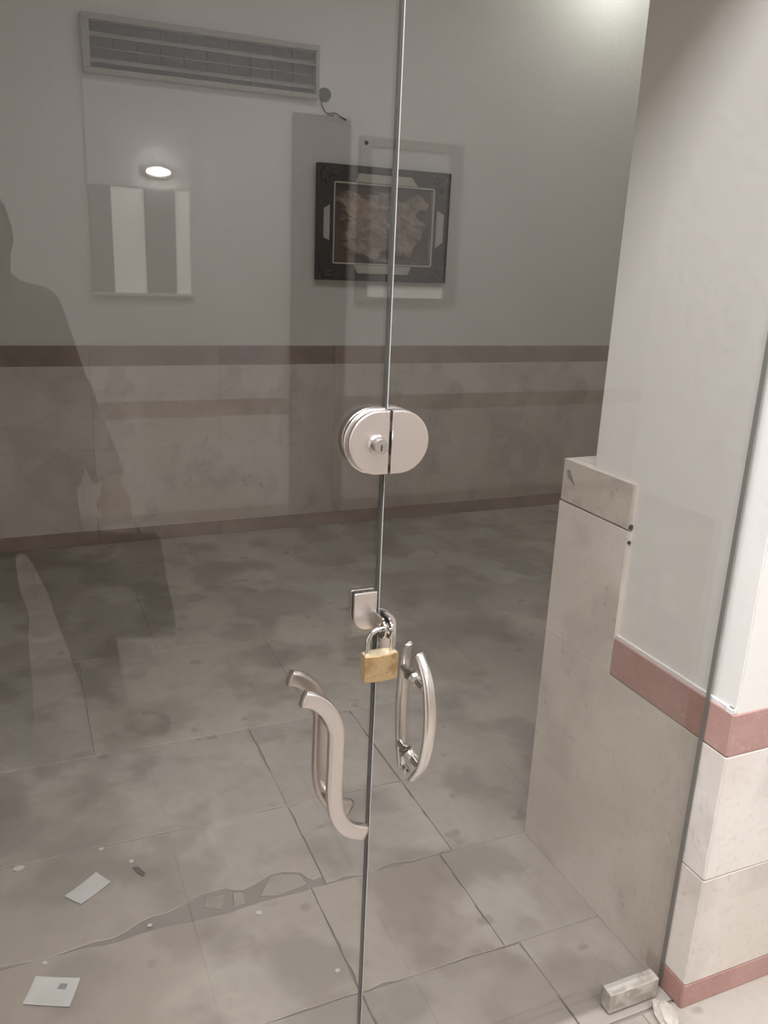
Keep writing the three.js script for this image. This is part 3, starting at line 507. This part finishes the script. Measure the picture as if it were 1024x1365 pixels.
{
  const J = {
    head: [-0.075, 1.525, 1.405], chin: [-0.075, 1.435, 1.345], neck: [-0.08, 1.385, 1.425], chest: [-0.08, 1.235, 1.43], waist: [-0.075, 1.02, 1.43], hip: [-0.07, 0.86, 1.43],
    shR: [0.06, 1.325, 1.43], elR: [0.138, 1.085, 1.44], wrR: [0.217, 0.878, 1.283], shL: [-0.225, 1.33, 1.43], elL: [-0.285, 1.13, 1.31], wrL: [-0.135, 1.345, 1.16],
    hipR: [0.015, 0.84, 1.43], knR: [0.13, 0.46, 1.42], anR: [0.185, 0.1, 1.47], hipL: [-0.155, 0.84, 1.43], knL: [-0.105, 0.46, 1.385], anL: [-0.1, 0.1, 1.42],
    toeR: [0.335, 0.035, 1.385], toeL: [0.0, 0.035, 1.255],
  };
  const person = thing('person', 'person in dark jacket and trousers photographing the glass doors with a bag in one hand', 'person', [-0.07, 0, 1.42]);
  const O = [0.07, 0, -1.42], place = g => boxUV(g.translate(...O));
  const skin = new THREE.MeshStandardMaterial({ color: 0x8a6450, roughness: 0.6 });
  const cloth = (h, s) => new THREE.MeshStandardMaterial({ map: texture(128, (u, v) => mixc(hexc(h), hexc(h).map(x => x * 0.8), fbm(u, v, 24, 3, s)), 0.3), roughness: 0.92 });
  const jacketM = cloth(0x4e4b46, 211), trouserM = cloth(0x383635, 223), shoeM = new THREE.MeshStandardMaterial({ color: 0x1d1b1a, roughness: 0.45 }), hairM = new THREE.MeshStandardMaterial({ color: 0x1c1814, roughness: 0.7 }), shirtM = cloth(0x8a8378, 227);
  const limbs = (p, o) => {                                   // body below the neck, o metres outside the skin
    let d = cap(p, J.neck, J.chest, 0.05, 0.1);
    d = smin(d, ell(p, [-0.08, 1.235, 1.43], [0.155, 0.17, 0.105]), 0.06); d = smin(d, ell(p, [-0.077, 1.06, 1.43], [0.145, 0.19, 0.1]), 0.08); d = smin(d, ell(p, [-0.07, 0.88, 1.43], [0.16, 0.13, 0.11]), 0.06);
    return d - o;
  };
  const arm = (p, s) => smin(cap(p, J['sh' + s], J['el' + s], 0.05, 0.039), cap(p, J['el' + s], J['wr' + s], 0.039, 0.026), 0.02);
  const leg = (p, s) => smin(cap(p, J['hip' + s], J['kn' + s], 0.085, 0.055), cap(p, J['kn' + s], J['an' + s], 0.055, 0.036), 0.03);
  const foot = (p, s) => { const h = add3(J['an' + s], [J['toe' + s][0] - J['an' + s][0], 0, J['toe' + s][2] - J['an' + s][2]], -0.22); return smin(smin(cap(p, [h[0], 0.037, h[2]], J['toe' + s], 0.034, 0.028), cap(p, add3(J['an' + s], [0, -0.01, 0]), add3(J['toe' + s], [J['toe' + s][0] - h[0], 0, J['toe' + s][2] - h[2]], -0.35), 0.036, 0.024), 0.03), cap(p, J['an' + s], [J['an' + s][0], 0.05, J['an' + s][2]], 0.036, 0.034), 0.03); };
  const bodyF = p => { let d = limbs(p, 0); d = smin(d, arm(p, 'R'), 0.04); d = smin(d, arm(p, 'L'), 0.04); d = smin(d, leg(p, 'R'), 0.05); d = smin(d, leg(p, 'L'), 0.05); return smin(smin(d, foot(p, 'R') + 0.006, 0.03), foot(p, 'L') + 0.006, 0.03); };
  // head, tilted down towards the phone
  const H = J.head, hq = new THREE.Quaternion().setFromEuler(new THREE.Euler(-0.12, -0.1, 0)), hi = hq.clone().invert(), tv = new THREE.Vector3();
  const toHead = p => { tv.set(p[0] - H[0], p[1] - H[1], p[2] - H[2]).applyQuaternion(hi); return [tv.x, tv.y, tv.z]; };   // face looks to -z
  const headL = q => {
    let d = ell(q, [0, 0.025, 0.012], [0.074, 0.088, 0.094]); d = smin(d, ell(q, [0, -0.04, -0.03], [0.054, 0.07, 0.062]), 0.04); d = smin(d, cap(q, [0, -0.085, -0.055], [0, -0.09, -0.06], 0.026, 0.022), 0.03);
    for (const s of [-1, 1]) { d = smin(d, ell(q, [s * 0.076, -0.012, 0.012], [0.008, 0.032, 0.018]), 0.008); d = smin(d, ell(q, [s * 0.043, -0.022, -0.062], [0.02, 0.017, 0.017]), 0.02); d = -smin(-d, ell(q, [s * 0.031, 0.004, -0.094], [0.016, 0.011, 0.014]), 0.012); d = smin(d, cap(q, [s * 0.014, 0.021, -0.083], [s * 0.044, 0.021, -0.07], 0.007, 0.006), 0.01); }
    d = smin(d, cap(q, [0, 0.004, -0.088], [0, -0.03, -0.106], 0.008, 0.013), 0.012); for (const s of [-1, 1]) d = smin(d, ell(q, [s * 0.013, -0.033, -0.094], [0.008, 0.007, 0.01]), 0.006);
    d = smin(d, cap(q, [-0.018, -0.057, -0.086], [0.018, -0.057, -0.086], 0.0065, 0.0065), 0.008); d = smin(d, cap(q, [-0.014, -0.068, -0.085], [0.014, -0.068, -0.085], 0.0075, 0.0075), 0.006); return d;
  };
  const headF = p => smin(headL(toHead(p)), cap(p, [-0.078, 1.46, 1.43], J.neck, 0.05, 0.056), 0.03);
  // right hand: fist around the strap of the bag
  const HS = [-0.009, 0.028, -0.117], handR = pw => {
    const p = sub3(pw, HS); let d = smin(cap(p, [0.226, 0.85, 1.40], [0.232, 0.815, 1.397], 0.026, 0.026), cap(p, [0.208, 0.797, 1.385], [0.262, 0.797, 1.388], 0.015, 0.014), 0.03);
    for (let i = 0; i < 4; i++) { const x = 0.206 + i * 0.0195, L = [0.94, 1, 0.97, 0.82][i], r = [0.0088, 0.009, 0.0087, 0.0078][i]; const a = [x, 0.79, 1.378], b = [x + 0.001, 0.79 - 0.036 * L, 1.368], c = [x + 0.001, 0.79 - 0.06 * L, 1.385], e = [x, 0.79 - 0.05 * L, 1.405]; d = Math.min(d, smin(smin(cap(p, a, b, r * 1.05, r), cap(p, b, c, r, r * 0.94), 0.006), cap(p, c, e, r * 0.94, r * 0.84), 0.006)); }
    const t0 = [0.212, 0.82, 1.393], t1 = [0.196, 0.785, 1.405], t2 = [0.204, 0.757, 1.413], t3 = [0.222, 0.744, 1.414]; return smin(d, smin(smin(cap(p, t0, t1, 0.014, 0.0115), cap(p, t1, t2, 0.0112, 0.0098), 0.008), cap(p, t2, t3, 0.0098, 0.0082), 0.006), 0.008);
  };
  // left hand holds the phone by its left edge; written in the phone frame (x right, y up, z towards the person)
  const PH = p => { tv.set(p[0], p[1], p[2]).sub(CAM); const e = camBasis.elements; return [tv.x * e[0] + tv.y * e[1] + tv.z * e[2], tv.x * e[4] + tv.y * e[5] + tv.z * e[6], tv.x * e[8] + tv.y * e[9] + tv.z * e[10]]; };
  const phw = q => new THREE.Vector3(...q).applyMatrix4(camBasis).add(CAM).toArray();
  const wl = J.wrL;
  const handL = p => {
    const q = PH(p);
    let d = smin(cap(p, wl, phw([-0.082, -0.115, 0.035]), 0.026, 0.024), cap(q, [-0.08, -0.125, 0.03], [-0.082, -0.07, 0.024], 0.022, 0.015), 0.03);
    for (let i = 0; i < 4; i++) { const y = -0.068 - i * 0.0195, L = [0.92, 1, 0.95, 0.78][i], r = [0.0088, 0.009, 0.0087, 0.0078][i]; const a = [-0.081, y, 0.02], b = [-0.079, y - 0.002, -0.0035], c = [-0.079 + 0.026 * L, y - 0.003, -0.0052], e = [-0.079 + 0.047 * L, y - 0.002, -0.0048]; d = Math.min(d, smin(smin(cap(q, a, b, r * 1.08, r), cap(q, b, c, r, r * 0.93), 0.006), cap(q, c, e, r * 0.93, r * 0.82), 0.006)); }
    const t0 = [-0.083, -0.115, 0.034], t1 = [-0.074, -0.078, 0.034], t2 = [-0.06, -0.055, 0.027], t3 = [-0.048, -0.04, 0.0225]; return smin(d, smin(smin(cap(q, t0, t1, 0.015, 0.0115), cap(q, t1, t2, 0.011, 0.0098), 0.008), cap(q, t2, t3, 0.0098, 0.0085), 0.006), 0.01);
  };
  const lo = [-0.42, 0, 1.1], hi3 = [0.42, 1.46, 1.62];
  const gB = field(bodyF, lo, hi3, 0.012), gH = field(headF, [-0.2, 1.36, 1.25], [0.05, 1.67, 1.55], 0.004), gR = field(handR, add3([0.16, 0.7, 1.33], HS), add3([0.3, 0.88, 1.45], HS), 0.003);
  const wc = phw([-0.08, -0.11, 0.02]), gL = field(handL, [Math.min(wc[0], wl[0]) - 0.09, Math.min(wc[1], wl[1]) - 0.1, Math.min(wc[2], wl[2]) - 0.1], [Math.max(wc[0], wl[0]) + 0.1, Math.max(wc[1], wl[1]) + 0.1, Math.max(wc[2], wl[2]) + 0.09], 0.003);
  part(person, 'body', place(merge([gB, gH, gR, gL])), skin);
  const fold = (p, s, a) => a * (fbm(p[0] * 0.8 + p[2] * 0.5 + 3, p[1] * 0.9 + 3, 6, 3, s) - 0.5);
  part(person, 'trousers', place(field(p => { let d = smin(leg(p, 'R'), leg(p, 'L'), 0.05); d = smin(d, ell(p, [-0.07, 0.84, 1.43], [0.165, 0.15, 0.115]), 0.05) - 0.017 - fold(p, 231, 0.016) - 0.012 * sst(0.6, 0.1, p[1]); return Math.max(d, 0.075 - p[1], p[1] - 1.0); }, [-0.32, 0.05, 1.24], [0.32, 1.02, 1.64], 0.009)), trouserM);
  part(person, 'jacket', place(field(p => { let d = limbs(p, 0.022); const w = ell(p, [-0.075, 0.96, 1.43], [0.208, 0.2, 0.128]); d = smin(d, w, 0.08); d = smin(d, Math.min(arm(p, 'R'), arm(p, 'L')) - 0.017, 0.03) - fold(p, 241, 0.016); const cut = Math.max(0.83 - p[1], p[1] - 1.425); const end = (e, w) => { const v = sub3(w, e), L = Math.hypot(...v), q = sub3(p, w); return Math.max(-((q[0] * v[0] + q[1] * v[1] + q[2] * v[2]) / L + 0.012), Math.hypot(...q) - 0.1); }, cuff = Math.min(end(J.elR, J.wrR), end(J.elL, J.wrL)); const neck = cap(p, [-0.08, 1.46, 1.40], [-0.08, 1.36, 1.345], 0.06, 0.03); return Math.max(d, cut, -cuff, -neck); }, [-0.42, 0.81, 1.1], [0.34, 1.46, 1.62], 0.009)), jacketM);
  part(person, 'shirt', place(field(p => Math.max(limbs(p, 0.01), cap(p, [-0.08, 1.45, 1.41], [-0.08, 1.3, 1.31], 0.075, 0.05), p[1] - 1.41), [-0.2, 1.2, 1.25], [0.05, 1.45, 1.55], 0.006)), shirtM);
  for (const s of ['R', 'L']) part(person, 'shoe', place(field(p => { const d = foot(p, s) - 0.008; return Math.max(d, 0.002 - p[1], p[1] - 0.115); }, [-0.25, -0.01, 1.15], [0.45, 0.14, 1.6], 0.007)), shoeM);
  part(person, 'hair', place(field(p => { const q = toHead(p); return Math.max(headL(q) - 0.008 - 0.006 * fbm(q[0] * 3 + 1, q[1] * 3 + 1, 8, 2, 251), ell(q, [0, 0.02, 0.01], [0.2, 0.2, 0.2]), -(q[1] - 0.062 + sst(-0.03, 0.03, q[2]) * 0.115)); }, [-0.2, 1.4, 1.25], [0.05, 1.67, 1.55], 0.004)), hairM);
  for (const s of [-1, 1]) { const e = new THREE.SphereGeometry(0.0115, 16, 12); e.translate(s * 0.031, 0.004, -0.0735); e.applyQuaternion(hq); e.translate(...H); part(person, 'eye', place(e), new THREE.MeshStandardMaterial({ color: 0x5b4c42, roughness: 0.25 })); }
  // phone, its back to the glass, the lens where the picture is taken from
  const ph = thing('phone', 'dark mobile phone held upright in front of the face of the photographer', 'phone', CAM.toArray()); ph.quaternion.setFromRotationMatrix(camBasis);
  const phM = new THREE.MeshStandardMaterial({ color: 0x18181a, roughness: 0.35 });
  part(ph, 'case', boxUV(new RoundedBoxGeometry(0.074, 0.152, 0.0085, 4, 0.004).translate(-0.022, -0.058, 0.0098)), phM);
  part(ph, 'camera_bump', boxUV(new RoundedBoxGeometry(0.026, 0.03, 0.003, 3, 0.0014).translate(0, -0.004, 0.0048)), phM);
  part(ph, 'screen', box(-0.056, 0.012, -0.129, 0.013, 0.0138, 0.0146), new THREE.MeshStandardMaterial({ color: 0x101214, roughness: 0.15 }));
  // bag
  const bag = thing('bag', 'dark soft carrier bag hanging from the right hand of the photographer', 'bag', add3([0.252, 0.39, 1.40], HS));
  const bagM = cloth(0x1f1e1e, 261), BO = [-0.252, -0.39, -1.40];
  const bagF = p => { const x = p[0] - 0.252 - (p[1] - 0.54) * -0.04, y = p[1] - 0.545 + x * 0.12, z = p[2] - 1.40, t = sst(0.16, -0.12, y); const q = [Math.abs(x) - 0.088 - 0.01 * t, Math.abs(y) - 0.13, Math.abs(z) - 0.012 - 0.03 * t]; return Math.hypot(...q.map(v => Math.max(v, 0))) + Math.min(Math.max(...q), 0) - 0.022 - fold(p, 263, 0.014); };
  part(bag, 'sack', boxUV(field(bagF, [0.1, 0.36, 1.3], [0.4, 0.74, 1.5], 0.006).translate(...BO)), bagM);
  for (const s of [-1, 1]) part(bag, 'handle', boxUV(tube([[0.18, 0.69, 1.40 + s * 0.02], [0.192, 0.725, 1.40 + s * 0.014], [0.21, 0.7525, 1.392 + s * 0.0045], [0.236, 0.7545, 1.392 + s * 0.0042], [0.262, 0.7525, 1.392 + s * 0.0045], [0.282, 0.725, 1.40 + s * 0.014], [0.298, 0.69, 1.40 + s * 0.02]], 0.0042, 50, 10).translate(...BO)), bagM);
}

renderer.render(scene, camera);
